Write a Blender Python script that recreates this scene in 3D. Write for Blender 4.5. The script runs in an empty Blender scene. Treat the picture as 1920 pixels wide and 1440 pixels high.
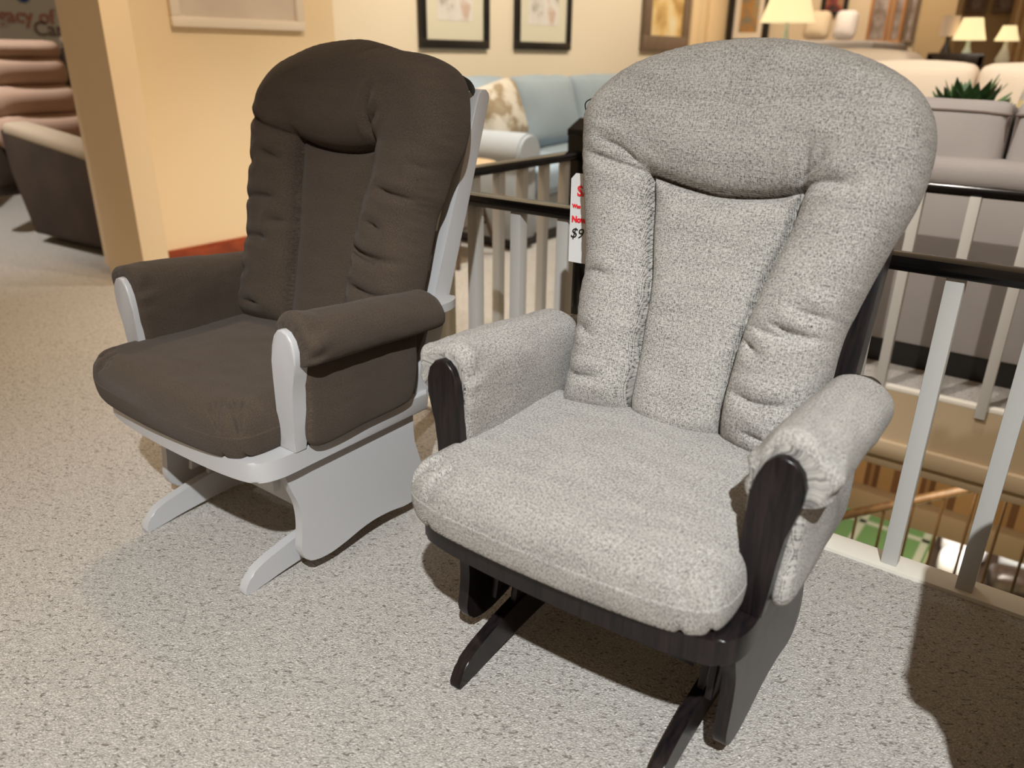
import bpy, bmesh, math, random
import numpy as np
from mathutils import Vector, Matrix, noise as mn

random.seed(7)
PI = math.pi
COL = bpy.context.scene.collection

# ------------------------------------------------------------------ materials
def newmat(name):
    m = bpy.data.materials.new(name); m.use_nodes = True
    nt = m.node_tree
    return m, nt, nt.nodes['Principled BSDF']

def plain(name, col, rough=.5, metal=0., spec=.5, bump=0., bscale=60., var=0., vscale=4.):
    m, nt, b = newmat(name)
    b.inputs['Base Color'].default_value = (*col, 1)
    b.inputs['Roughness'].default_value = rough
    b.inputs['Metallic'].default_value = metal
    b.inputs['Specular IOR Level'].default_value = spec
    tc = nt.nodes.new('ShaderNodeTexCoord')
    if var:
        n = nt.nodes.new('ShaderNodeTexNoise'); n.inputs['Scale'].default_value = vscale
        n.inputs['Detail'].default_value = 4
        nt.links.new(tc.outputs['Object'], n.inputs['Vector'])
        r = nt.nodes.new('ShaderNodeValToRGB')
        r.color_ramp.elements[0].position = .3; r.color_ramp.elements[1].position = .7
        r.color_ramp.elements[0].color = (*[c*(1-var) for c in col], 1)
        r.color_ramp.elements[1].color = (*[min(1, c*(1+var)) for c in col], 1)
        nt.links.new(n.outputs['Fac'], r.inputs['Fac'])
        nt.links.new(r.outputs['Color'], b.inputs['Base Color'])
    if bump:
        n = nt.nodes.new('ShaderNodeTexNoise'); n.inputs['Scale'].default_value = bscale
        n.inputs['Detail'].default_value = 3
        nt.links.new(tc.outputs['Object'], n.inputs['Vector'])
        bp = nt.nodes.new('ShaderNodeBump'); bp.inputs['Strength'].default_value = bump
        bp.inputs['Distance'].default_value = .01
        nt.links.new(n.outputs['Fac'], bp.inputs['Height'])
        nt.links.new(bp.outputs['Normal'], b.inputs['Normal'])
    return m

def emit(name, col, strength):
    m, nt, b = newmat(name)
    b.inputs['Base Color'].default_value = (*col, 1)
    b.inputs['Emission Color'].default_value = (*col, 1)
    b.inputs['Emission Strength'].default_value = strength
    b.inputs['Roughness'].default_value = .8
    return m

def math_node(nt, op, a, b=None):
    n = nt.nodes.new('ShaderNodeMath'); n.operation = op
    for i, v in enumerate((a, b)):
        if v is None: continue
        if isinstance(v, (int, float)): n.inputs[i].default_value = v
        else: nt.links.new(v, n.inputs[i])
    return n.outputs[0]

def weave(name, dark, light, yarn, contrast=(.38, .62), bump=.5, rough=.9, heather=.25, grid=.10, sheen=.1, streak=.5):
    """two-way woven fabric in UV space (metres)"""
    m, nt, b = newmat(name)
    b.inputs['Roughness'].default_value = rough
    b.inputs['Specular IOR Level'].default_value = .2
    b.inputs['Sheen Weight'].default_value = sheen
    b.inputs['Sheen Roughness'].default_value = .5
    uv = nt.nodes.new('ShaderNodeUVMap'); uv.uv_map = 'UVMap'
    # gentle warp so threads wander
    wn = nt.nodes.new('ShaderNodeTexNoise'); wn.inputs['Scale'].default_value = 14; wn.inputs['Detail'].default_value = 2
    nt.links.new(uv.outputs[0], wn.inputs['Vector'])
    mixv = nt.nodes.new('ShaderNodeMix'); mixv.data_type = 'VECTOR'
    vs = nt.nodes.new('ShaderNodeVectorMath'); vs.operation = 'SUBTRACT'
    nt.links.new(wn.outputs['Color'], vs.inputs[0]); vs.inputs[1].default_value = (.5, .5, .5)
    vsc = nt.nodes.new('ShaderNodeVectorMath'); vsc.operation = 'SCALE'; vsc.inputs['Scale'].default_value = .012
    nt.links.new(vs.outputs[0], vsc.inputs[0])
    va = nt.nodes.new('ShaderNodeVectorMath'); va.operation = 'ADD'
    nt.links.new(uv.outputs[0], va.inputs[0]); nt.links.new(vsc.outputs[0], va.inputs[1])
    nt.nodes.remove(mixv)
    sp = nt.nodes.new('ShaderNodeSeparateXYZ'); nt.links.new(va.outputs[0], sp.inputs[0])
    su = math_node(nt, 'SINE', math_node(nt, 'MULTIPLY', sp.outputs['X'], PI/yarn))
    sv = math_node(nt, 'SINE', math_node(nt, 'MULTIPLY', sp.outputs['Y'], PI/yarn))
    prod = math_node(nt, 'MULTIPLY', su, sv)
    def stretched(sx, sy, det=2):
        mp = nt.nodes.new('ShaderNodeMapping'); mp.inputs['Scale'].default_value = (sx, sy, 1)
        nt.links.new(va.outputs[0], mp.inputs['Vector'])
        n = nt.nodes.new('ShaderNodeTexNoise'); n.inputs['Scale'].default_value = 1; n.inputs['Detail'].default_value = det
        nt.links.new(mp.outputs[0], n.inputs['Vector'])
        return n.outputs['Fac']
    k = .75/yarn
    n1 = stretched(k*.5, k*1.15); n2 = stretched(k*1.15, k*.5)
    sel = math_node(nt, 'GREATER_THAN', prod, 0.)
    mx = nt.nodes.new('ShaderNodeMix'); mx.data_type = 'FLOAT'
    nt.links.new(sel, mx.inputs['Factor']); nt.links.new(n1, mx.inputs['A']); nt.links.new(n2, mx.inputs['B'])
    low = stretched(9, 30, 3)
    st = math_node(nt, 'ADD', math_node(nt, 'SUBTRACT', stretched(14, 520, 1), .5), math_node(nt, 'SUBTRACT', stretched(520, 14, 1), .5))
    low = math_node(nt, 'ADD', low, math_node(nt, 'MULTIPLY', st, streak))
    val = math_node(nt, 'ADD', mx.outputs[0], math_node(nt, 'MULTIPLY', math_node(nt, 'SUBTRACT', low, .5), heather))
    ab = math_node(nt, 'ABSOLUTE', prod)
    val2 = math_node(nt, 'ADD', val, math_node(nt, 'MULTIPLY', math_node(nt, 'SUBTRACT', ab, .4), grid))
    r = nt.nodes.new('ShaderNodeValToRGB'); nt.links.new(val2, r.inputs['Fac'])
    r.color_ramp.elements[0].position = contrast[0]; r.color_ramp.elements[1].position = contrast[1]
    r.color_ramp.elements[0].color = (*dark, 1); r.color_ramp.elements[1].color = (*light, 1)
    nt.links.new(r.outputs['Color'], b.inputs['Base Color'])
    bp = nt.nodes.new('ShaderNodeBump'); bp.inputs['Strength'].default_value = bump
    bp.inputs['Distance'].default_value = .0012
    h = math_node(nt, 'ADD', ab, mx.outputs[0])
    nt.links.new(h, bp.inputs['Height']); nt.links.new(bp.outputs['Normal'], b.inputs['Normal'])
    return m

def carpet(name):
    m, nt, b = newmat(name)
    b.inputs['Roughness'].default_value = .95; b.inputs['Specular IOR Level'].default_value = .1
    b.inputs['Sheen Weight'].default_value = .1
    tc = nt.nodes.new('ShaderNodeTexCoord')
    wn = nt.nodes.new('ShaderNodeTexNoise'); wn.inputs['Scale'].default_value = 60; wn.inputs['Detail'].default_value = 2
    nt.links.new(tc.outputs['Object'], wn.inputs['Vector'])
    vs = nt.nodes.new('ShaderNodeVectorMath'); vs.operation = 'SCALE'; vs.inputs['Scale'].default_value = .012
    nt.links.new(wn.outputs['Color'], vs.inputs[0])
    va = nt.nodes.new('ShaderNodeVectorMath'); va.operation = 'ADD'
    nt.links.new(tc.outputs['Object'], va.inputs[0]); nt.links.new(vs.outputs[0], va.inputs[1])
    mp0 = nt.nodes.new('ShaderNodeMapping'); mp0.inputs['Rotation'].default_value = (0, 0, -.6435)
    nt.links.new(va.outputs[0], mp0.inputs['Vector'])
    mp = nt.nodes.new('ShaderNodeMapping'); mp.inputs['Scale'].default_value = (1, 1.8, 1)
    nt.links.new(mp0.outputs[0], mp.inputs['Vector'])
    v = nt.nodes.new('ShaderNodeTexVoronoi'); v.feature = 'F1'; v.inputs['Scale'].default_value = 190
    nt.links.new(mp.outputs[0], v.inputs['Vector'])
    v2 = nt.nodes.new('ShaderNodeTexVoronoi'); v2.feature = 'DISTANCE_TO_EDGE'; v2.inputs['Scale'].default_value = 190
    nt.links.new(mp.outputs[0], v2.inputs['Vector'])
    # loop gaps: cell borders
    gap = nt.nodes.new('ShaderNodeMapRange'); gap.inputs['From Min'].default_value = .0; gap.inputs['From Max'].default_value = .12
    nt.links.new(v2.outputs['Distance'], gap.inputs['Value'])
    # clumps where the gaps open up and show dark
    n = nt.nodes.new('ShaderNodeTexNoise'); n.inputs['Scale'].default_value = 70; n.inputs['Detail'].default_value = 3
    nt.links.new(tc.outputs['Object'], n.inputs['Vector'])
    cl = nt.nodes.new('ShaderNodeMapRange'); cl.inputs['From Min'].default_value = .50; cl.inputs['From Max'].default_value = .62
    nt.links.new(n.outputs['Fac'], cl.inputs['Value'])
    dark = math_node(nt, 'MULTIPLY', math_node(nt, 'SUBTRACT', 1., gap.outputs[0]), cl.outputs[0])
    # stray dark flecks of yarn
    mp2 = nt.nodes.new('ShaderNodeMapping'); mp2.inputs['Rotation'].default_value = (0, 0, -.6435)
    nt.links.new(va.outputs[0], mp2.inputs['Vector'])
    mp3 = nt.nodes.new('ShaderNodeMapping'); mp3.inputs['Scale'].default_value = (1, 2.3, 1)
    nt.links.new(mp2.outputs[0], mp3.inputs['Vector'])
    n3 = nt.nodes.new('ShaderNodeTexNoise'); n3.inputs['Scale'].default_value = 88; n3.inputs['Detail'].default_value = 1
    nt.links.new(mp3.outputs[0], n3.inputs['Vector'])
    fl = nt.nodes.new('ShaderNodeMapRange'); fl.inputs['From Min'].default_value = .645; fl.inputs['From Max'].default_value = .69
    nt.links.new(n3.outputs['Fac'], fl.inputs['Value'])
    dk = math_node(nt, 'MAXIMUM', math_node(nt, 'MULTIPLY', dark, .38), math_node(nt, 'MULTIPLY', fl.outputs[0], .8))
    base = nt.nodes.new('ShaderNodeValToRGB')
    base.color_ramp.elements[0].color = (.32, .297, .27, 1); base.color_ramp.elements[1].color = (.66, .625, .58, 1)
    base.color_ramp.elements[0].position = .25; base.color_ramp.elements[1].position = .75
    n4 = nt.nodes.new('ShaderNodeTexNoise'); n4.inputs['Scale'].default_value = 210; n4.inputs['Detail'].default_value = 2
    nt.links.new(tc.outputs['Object'], n4.inputs['Vector'])
    nt.links.new(n4.outputs['Fac'], base.inputs['Fac'])
    mx = nt.nodes.new('ShaderNodeMix'); mx.data_type = 'RGBA'
    nt.links.new(dk, mx.inputs['Factor']); nt.links.new(base.outputs[0], mx.inputs['A'])
    mx.inputs['B'].default_value = (.14, .115, .092, 1)
    nt.links.new(mx.outputs['Result'], b.inputs['Base Color'])
    h = math_node(nt, 'SUBTRACT', math_node(nt, 'MULTIPLY', gap.outputs[0], .3), v.outputs['Distance'])
    h2 = math_node(nt, 'SUBTRACT', h, dk)
    bp = nt.nodes.new('ShaderNodeBump'); bp.inputs['Strength'].default_value = .75; bp.inputs['Distance'].default_value = .004
    nt.links.new(h2, bp.inputs['Height']); nt.links.new(bp.outputs['Normal'], b.inputs['Normal'])
    return m

def woodmat(name, c1, c2, rough=.3, scale=(6, 6, .8), spec=.5):
    m, nt, b = newmat(name)
    b.inputs['Roughness'].default_value = rough; b.inputs['Specular IOR Level'].default_value = spec
    tc = nt.nodes.new('ShaderNodeTexCoord')
    mp = nt.nodes.new('ShaderNodeMapping'); mp.inputs['Scale'].default_value = scale
    nt.links.new(tc.outputs['Object'], mp.inputs['Vector'])
    n = nt.nodes.new('ShaderNodeTexNoise'); n.inputs['Scale'].default_value = 9; n.inputs['Detail'].default_value = 6; n.inputs['Distortion'].default_value = .6
    nt.links.new(mp.outputs[0], n.inputs['Vector'])
    r = nt.nodes.new('ShaderNodeValToRGB'); r.color_ramp.elements[0].position = .35; r.color_ramp.elements[1].position = .72
    r.color_ramp.elements[0].color = (*c1, 1); r.color_ramp.elements[1].color = (*c2, 1)
    nt.links.new(n.outputs['Fac'], r.inputs['Fac']); nt.links.new(r.outputs[0], b.inputs['Base Color'])
    return m

def pattern(name, cols, scale, stops, rough=.85):
    """blotchy printed pattern"""
    m, nt, b = newmat(name); b.inputs['Roughness'].default_value = rough
    tc = nt.nodes.new('ShaderNodeTexCoord')
    n = nt.nodes.new('ShaderNodeTexNoise'); n.inputs['Scale'].default_value = scale; n.inputs['Detail'].default_value = 3
    nt.links.new(tc.outputs['Object'], n.inputs['Vector'])
    r = nt.nodes.new('ShaderNodeValToRGB'); nt.links.new(n.outputs['Fac'], r.inputs['Fac'])
    while len(r.color_ramp.elements) < len(cols): r.color_ramp.elements.new(.5)
    for i, (c, s) in enumerate(zip(cols, stops)):
        r.color_ramp.elements[i].position = s; r.color_ramp.elements[i].color = (*c, 1)
    nt.links.new(r.outputs[0], b.inputs['Base Color'])
    return m

def stripes(name, cols, widths, axis='X', rough=.8):
    """vertical wallpaper stripes repeating along an object axis"""
    m, nt, b = newmat(name); b.inputs['Roughness'].default_value = rough
    tc = nt.nodes.new('ShaderNodeTexCoord'); sp = nt.nodes.new('ShaderNodeSeparateXYZ')
    nt.links.new(tc.outputs['Object'], sp.inputs[0])
    tot = sum(widths)
    f = math_node(nt, 'FRACT', math_node(nt, 'DIVIDE', sp.outputs[axis], tot))
    r = nt.nodes.new('ShaderNodeValToRGB'); r.color_ramp.interpolation = 'CONSTANT'
    nt.links.new(f, r.inputs['Fac'])
    while len(r.color_ramp.elements) < len(cols): r.color_ramp.elements.new(.5)
    p = 0
    for i, (c, w) in enumerate(zip(cols, widths)):
        r.color_ramp.elements[i].position = p/tot; r.color_ramp.elements[i].color = (*c, 1); p += w
    nt.links.new(r.outputs[0], b.inputs['Base Color'])
    return m

M = {}
M['carpet'] = carpet('carpet_loop')
M['grey_weave'] = weave('grey_tweed', (.058, .055, .053), (.52, .50, .468), .0021, contrast=(.35, .55), bump=.7, heather=.13, grid=.34, streak=1.0)
M['brown_weave'] = weave('brown_fabric', (.034, .0245, .0175), (.094, .070, .052), .0013, contrast=(.30, .75), bump=.4, heather=.12, rough=.9, sheen=.06)
M['white_wood'] = plain('white_painted_wood', (.43, .43, .44), .38)
M['black_wood'] = woodmat('espresso_wood', (.0045, .004, .005), (.017, .011, .011), .30, (14, 3, 1.2), .35)
M['black_paint'] = plain('black_gloss', (.004, .0035, .0035), .16, spec=.35)
M['black_strap'] = plain('black_elastic', (.01, .01, .01), .6)
M['tag_white'] = plain('tag_card', (.62, .62, .62), .5)
M['tag_red'] = plain('tag_red_ink', (.72, .02, .03), .5)
M['tag_black'] = plain('tag_black_ink', (.012, .012, .012), .4)
M['baluster'] = plain('baluster_paint', (.50, .49, .465), .5)
M['kerb'] = plain('kerb_paint', (.70, .66, .58), .5)
M['yellow_wall'] = plain('yellow_wall_paint', (.80, .65, .43), .8, bump=.08, bscale=200)
M['pillar_wall'] = plain('pillar_paint', (.74, .60, .41), .8)
M['cream_wall'] = plain('cream_wall_paint', (.84, .76, .62), .8)
M['grey_wall'] = plain('grey_wall_paint', (.52, .54, .55), .8)
M['display_wall'] = plain('display_wall_paint', (.68, .57, .42), .8)
M['tan_wall'] = plain('tan_wall_paint', (.50, .37, .21), .8)
M['red_wood'] = woodmat('red_brown_wood', (.20, .035, .012), (.34, .07, .025), .3, (1, 1, 4))
M['blue_fabric'] = plain('pale_blue_fabric', (.34, .435, .53), .9, bump=.2, bscale=300, var=.05)
M['grey_arm_fabric'] = plain('pale_grey_fabric', (.38, .415, .45), .9, bump=.2, bscale=300)
M['taupe'] = plain('taupe_fabric', (.33, .305, .295), .9, bump=.2, bscale=300, var=.06)
M['taupe_pipe'] = plain('taupe_piping', (.16, .125, .11), .9)
M['cream_fabric'] = plain('cream_fabric', (.84, .74, .63), .9)
M['floral'] = pattern('floral_print', [(.66, .64, .60), (.62, .58, .50), (.30, .23, .14), (.42, .37, .28)], 7, [.0, .46, .56, .70])
M['floral2'] = pattern('yellow_floral_print', [(.70, .70, .66), (.42, .42, .42), (.72, .56, .22), (.75, .74, .70)], 12, [.0, .48, .56, .68])
M['mauve'] = plain('mauve_suede', (.40, .27, .20), .9, var=.08, vscale=5)
M['dark_suede'] = plain('dark_brown_suede', (.040, .024, .015), .85, var=.25, vscale=4)
M['beige_suede'] = plain('beige_suede', (.42, .34, .25), .9)
M['oak'] = woodmat('light_oak', (.50, .34, .19), (.62, .44, .26), .4)
M['mid_brown'] = woodmat('mid_brown_wood', (.07, .045, .03), (.12, .08, .055), .4)
M['grey_brown'] = woodmat('grey_brown_wood', (.16, .11, .075), (.25, .18, .13), .5)
M['dark_wood'] = woodmat('dark_wood', (.02, .013, .01), (.05, .03, .02), .35)
M['orange_wood'] = woodmat('orange_wood', (.42, .19, .07), (.52, .27, .11), .4)
M['black_frame'] = plain('black_frame', (.012, .011, .011), .35)
M['mat_board'] = plain('mat_board', (.74, .72, .60), .8)
M['white_frame'] = plain('white_frame', (.80, .72, .62), .6)
M['photo_print'] = pattern('pale_photo_print', [(.30, .29, .25), (.72, .70, .68), (.78, .77, .76), (.62, .48, .42)], 5, [.30, .42, .60, .70])
M['pale_print'] = pattern('faint_print', [(.60, .52, .45), (.66, .58, .50)], 4, [.3, .7])
M['gold_print'] = pattern('golden_print', [(.45, .26, .08), (.80, .58, .25), (.85, .76, .52)], 4, [.3, .5, .7])
M['red_print'] = pattern('dark_red_print', [(.05, .03, .03), (.30, .06, .05), (.40, .28, .16)], 7, [.35, .5, .68])
M['autumn_print'] = pattern('autumn_print', [(.22, .21, .15), (.45, .22, .06), (.33, .30, .2)], 6, [.35, .52, .68])
M['grey_print'] = pattern('grey_print', [(.20, .15, .13), (.42, .38, .36)], 8, [.35, .65])
M['shade'] = emit('lit_lamp_shade', (1.0, .82, .46), .80)
M['shade_pink'] = plain('pale_pink_shade', (.80, .66, .56), .8)
M['glass'] = plain('pale_glass', (.65, .75, .68), .08, spec=.8)
M['brass'] = plain('brass', (.75, .52, .18), .3, metal=1)
M['leaf'] = plain('leaf_green', (.045, .11, .04), .5, var=.4, vscale=30)
M['curtain'] = plain('golden_curtain', (.80, .62, .38), .8)
M['moulding'] = plain('stairwell_beige', (.43, .33, .21), .6)
M['stripe_paper'] = stripes('striped_wallpaper', [(.42, .26, .11), (.15, .07, .025), (.27, .15, .06), (.12, .055, .02), (.36, .22, .09), (.17, .085, .035)], [.10, .025, .02, .025, .07, .035])
M['rail_brown'] = woodmat('stair_rail_brown', (.06, .034, .014), (.11, .065, .028), .4)
M['green_rug'] = plain('green_rug', (.06, .115, .03), .9)
M['rug_line'] = plain('rug_border', (.22, .22, .15), .9)
M['low_carpet'] = plain('lower_carpet', (.50, .50, .27), .9)
M['pink_linen'] = plain('pink_linen', (.62, .44, .42), .9)
M['white_linen'] = plain('white_linen', (.80, .78, .80), .9)
M['cord'] = plain('cord_white', (.7, .7, .7), .5)
M['blue_ink'] = plain('blue_sign', (.02, .06, .30), .5)
M['sign_red'] = plain('sign_red', (.36, .16, .13), .6)
M['sign_dark'] = plain('sign_dark', (.13, .09, .09), .6)

# ------------------------------------------------------------------ helpers
def link(name, me, mat, parent=None):
    o = bpy.data.objects.new(name, me); COL.objects.link(o)
    if isinstance(mat, (list, tuple)):
        for k in mat: me.materials.append(M[k])
    elif mat: me.materials.append(M[mat])
    if parent: o.parent = parent
    return o

def smooth(me, angle=None):
    me.shade_smooth() if angle is None else None
    if angle is not None:
        me.shade_smooth()
        try: me.set_sharp_from_angle(angle=math.radians(angle))
        except Exception: pass

def obj_bm(name, bm, mat, parent=None, ang=35):
    me = bpy.data.meshes.new(name)
    bmesh.ops.recalc_face_normals(bm, faces=bm.faces[:])
    bm.to_mesh(me); bm.free(); smooth(me, ang)
    return link(name, me, mat, parent)

def thing(name, label, cat, loc=(0, 0, 0), rz=0, group=None):
    o = bpy.data.objects.new(name, None); COL.objects.link(o)
    o.location = loc; o.rotation_euler = (0, 0, rz); o.empty_display_size = .1
    return tag(o, label, cat, group)

def tag(o, label, cat, group=None):
    o['label'] = label; o['category'] = cat
    if group: o['group'] = group
    return o

def struct(o):
    o['kind'] = 'structure'; return o

def add_box(bm, x0, x1, y0, y1, z0, z1, bev=0., seg=2):
    g = bmesh.ops.create_cube(bm, size=1)
    vs = g['verts']
    for v in vs:
        v.co = Vector(((x0+x1)/2+v.co.x*(x1-x0), (y0+y1)/2+v.co.y*(y1-y0), (z0+z1)/2+v.co.z*(z1-z0)))
    if bev:
        es = list({e for v in vs for e in v.link_edges})
        bmesh.ops.bevel(bm, geom=es, offset=bev, segments=seg, affect='EDGES', profile=.5)

def box(name, x0, x1, y0, y1, z0, z1, mat, parent=None, bev=0.):
    bm = bmesh.new(); add_box(bm, x0, x1, y0, y1, z0, z1, bev)
    return obj_bm(name, bm, mat, parent)

def cr(pts, n=8, closed=True):
    """Catmull-Rom resample"""
    P = [np.array(p, float) for p in pts]; out = []
    L = len(P); rng = range(L if closed else L-1)
    for i in rng:
        if closed: a, b, c, d = P[i-1], P[i], P[(i+1) % L], P[(i+2) % L]
        else: a, b, c, d = P[max(i-1, 0)], P[i], P[i+1], P[min(i+2, L-1)]
        for k in range(n):
            t = k/n
            out.append(.5*((2*b)+(-a+c)*t+(2*a-5*b+4*c-d)*t*t+(-a+3*b-3*c+d)*t**3))
    if not closed: out.append(P[-1])
    return np.array(out)

def prism(name, pts, f, t0, t1, mat, parent=None, bev=.003, ang=40):
    """extrude a 2-D outline; f(u,v,t) -> xyz"""
    bm = bmesh.new()
    lo = [bm.verts.new(f(u, v, t0)) for u, v in pts]; hi = [bm.verts.new(f(u, v, t1)) for u, v in pts]
    a = bm.faces.new(lo); b = bm.faces.new(hi[::-1])
    n = len(pts)
    for i in range(n): bm.faces.new([lo[i], lo[(i+1) % n], hi[(i+1) % n], hi[i]])
    if bev:
        es = list(set(a.edges) | set(b.edges))
        bmesh.ops.bevel(bm, geom=es, offset=bev, segments=3, affect='EDGES', profile=.5)
    return obj_bm(name, bm, mat, parent, ang)

def softbox(name, c, s, r, mat, parent=None, n=12, puff=(0, 0, 0), rot=None, wr=0.):
    """rounded, slightly inflated box; s = half sizes, r = edge radius"""
    bm = bmesh.new(); bmesh.ops.create_cube(bm, size=2)
    bmesh.ops.subdivide_edges(bm, edges=bm.edges[:], cuts=n-1, use_grid_fill=True)
    s = np.array(s, float); r = min(r, *s); inn = s-r
    for v in bm.verts:
        p = np.array(v.co)
        q = np.sign(p)*np.sin(np.abs(p)*PI/2)**.8
        w = q*s; cl = np.clip(w, -inn, inn); d = w-cl; L = np.linalg.norm(d)
        if L > 1e-9: w = cl+d/L*r*min(1, (np.abs(q).max()))
        for ax in range(3):
            o = [i for i in range(3) if i != ax]
            w[ax] += np.sign(q[ax])*puff[ax]*(1-q[o[0]]**2)*(1-q[o[1]]**2)*abs(q[ax])**3
        if wr:
            nz = mn.noise(Vector(w*7)+Vector(c)); w += np.sign(w)*wr*nz
        v.co = Vector(w)
    if rot: bmesh.ops.rotate(bm, verts=bm.verts[:], cent=(0, 0, 0), matrix=rot)
    bmesh.ops.translate(bm, verts=bm.verts[:], vec=c)
    return obj_bm(name, bm, mat, parent, 60)

def lathe(name, prof, mat, parent=None, c=(0, 0), seg=28, pleat=0.):
    bm = bmesh.new(); rows = []
    for r, z in prof:
        row = []
        for k in range(seg):
            a = 2*PI*k/seg; rr = max(r, 1e-4)*(1+pleat*(k % 2))
            row.append(bm.verts.new((c[0]+rr*math.cos(a), c[1]+rr*math.sin(a), z)))
        rows.append(row)
    for i in range(len(rows)-1):
        for k in range(seg):
            bm.faces.new([rows[i][k], rows[i][(k+1) % seg], rows[i+1][(k+1) % seg], rows[i+1][k]])
    bm.faces.new(rows[0][::-1]); bm.faces.new(rows[-1])
    return obj_bm(name, bm, mat, parent, 40)

def tube(name, pts, r, mat, parent=None, seg=8, sub=6, flat=1.):
    P = cr(pts, sub, False) if len(pts) > 2 else np.array(pts, float)
    bm = bmesh.new(); rows = []
    for i, p in enumerate(P):
        t = P[min(i+1, len(P)-1)]-P[max(i-1, 0)]; t = Vector(t).normalized()
        a = t.cross(Vector((0, 0, 1)))
        if a.length < .1: a = t.cross(Vector((0, 1, 0)))
        a.normalize(); b = t.cross(a)
        rr = r(i/(len(P)-1)) if callable(r) else r
        rows.append([bm.verts.new(Vector(p)+a*rr*math.cos(2*PI*k/seg)*flat+b*rr*math.sin(2*PI*k/seg)) for k in range(seg)])
    for i in range(len(rows)-1):
        for k in range(seg):
            bm.faces.new([rows[i][k], rows[i][(k+1) % seg], rows[i+1][(k+1) % seg], rows[i+1][k]])
    bm.faces.new(rows[0][::-1]); bm.faces.new(rows[-1])
    return obj_bm(name, bm, mat, parent, 50)

def seg_dist(P, poly, closed=False):
    """distance from N points to a polyline"""
    poly = np.asarray(poly, float)
    A = poly if closed else poly[:-1]
    B = np.roll(poly, -1, 0) if closed else poly[1:]
    best = np.full(len(P), 1e9)
    for a, b in zip(A, B):
        d = b-a; L = d@d
        t = np.clip(((P-a)@d)/max(L, 1e-12), 0, 1)
        q = a+t[:, None]*d
        best = np.minimum(best, np.hypot(*(P-q).T))
    return best

def dome(d, R):
    t = np.clip(d/R, 0, 1)
    return np.sqrt(np.maximum(0, 1-(1-t)**2))

def cushion(name, outline, centre, hfront, hback, to3d, mat, parent, nr=90, edge_z=None):
    """two-sided cushion from a closed outline; hfront/hback(P, d) give heights"""
    O = np.asarray(outline); nO = len(O); c = np.array(centre)
    S = np.sin(np.linspace(0, PI/2, nr+1))
    P = np.concatenate([[c]]+[c+(O-c)*s for s in S[1:]])
    d = seg_dist(P, O, True); d[-nO:] = 0
    hf = hfront(P, d); hb = hback(P, d)
    verts = []; uv = []
    def rad(p, d, h, H):
        v = p-c; n = np.hypot(*v); v = v/n if n > 1e-6 else v
        return p+v*max(0, (H-h))*math.exp(-(d/.08)**2)*.8
    Hm = np.percentile(hf, 60); Hb = np.percentile(hb, 60)
    for p, h, dd in zip(P, hf, d): verts.append(to3d(p[0], p[1], h)); uv.append(tuple(rad(p, dd, h, Hm)))
    nF = len(P)
    for p, h, dd in zip(P[:-nO], hb[:-nO], d[:-nO]):
        v = p-c; n = np.hypot(*v); v = v/n if n > 1e-6 else v
        q = p+v*(Hm*.8*math.exp(-(dd/.08)**2)+h); verts.append(to3d(p[0], p[1], -h)); uv.append((q[0], q[1]))
    faces = []
    def idx(side, ring, k):
        if ring == 0: return 0 if side == 0 else nF
        base = 1+(ring-1)*nO+k % nO
        if side == 0 or ring == nr: return base
        return nF+base
    for side in (0, 1):
        for k in range(nO):
            f = [idx(side, 0, 0), idx(side, 1, k), idx(side, 1, k+1)]
            faces.append(f if side == 0 else f[::-1])
            for r in range(1, nr):
                f = [idx(side, r, k), idx(side, r+1, k), idx(side, r+1, k+1), idx(side, r, k+1)]
                faces.append(f if side == 0 else f[::-1])
    me = bpy.data.meshes.new(name); me.from_pydata([tuple(v) for v in verts], [], faces)
    ul = me.uv_layers.new(name='UVMap')
    li = np.empty(len(me.loops), int); me.loops.foreach_get('vertex_index', li)
    ul.data.foreach_set('uv', np.array(uv)[li].ravel())
    bm = bmesh.new(); bm.from_mesh(me); bmesh.ops.recalc_face_normals(bm, faces=bm.faces[:]); bm.to_mesh(me); bm.free()
    me.shade_smooth()
    return link(name, me, mat, parent)

def loft(name, rings, uvs, mat, parent):
    """closed tube from rings (list of arrays Nx3), uv per vertex"""
    n = len(rings[0]); verts = [tuple(p) for r in rings for p in r]; faces = []; fu = []
    acc = np.zeros(n); new = []
    for i in range(len(rings)):
        if i: acc = acc+np.linalg.norm(rings[i]-rings[i-1], axis=1)
        new.append([(acc[k], uvs[i][k][1]) for k in range(n)])
    uvs = new
    def uvq(i, k): return uvs[i][k]
    for i in range(len(rings)-1):
        for k in range(n):
            k2 = (k+1) % n
            faces.append([i*n+k, i*n+k2, (i+1)*n+k2, (i+1)*n+k])
            a, b = uvq(i, k), uvq(i+1, k)
            c2 = uvq(i+1, k2) if k2 else (uvq(i+1, n-1)[0], 2*uvq(i+1, n-1)[1]-uvq(i+1, n-2)[1])
            b2 = uvq(i, k2) if k2 else (uvq(i, n-1)[0], 2*uvq(i, n-1)[1]-uvq(i, n-2)[1])
            fu += [a, b2, c2, b]
    faces.append(list(range(n))[::-1]); fu += [uvs[0][k] for k in range(n)][::-1]
    faces.append([(len(rings)-1)*n+k for k in range(n)]); fu += [uvs[-1][k] for k in range(n)]
    me = bpy.data.meshes.new(name); me.from_pydata(verts, [], faces)
    ul = me.uv_layers.new(name='UVMap'); ul.data.foreach_set('uv', np.array(fu).ravel())
    bm = bmesh.new(); bm.from_mesh(me); bmesh.ops.recalc_face_normals(bm, faces=bm.faces[:]); bm.to_mesh(me); bm.free()
    me.shade_smooth()
    return link(name, me, mat, parent)

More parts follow.
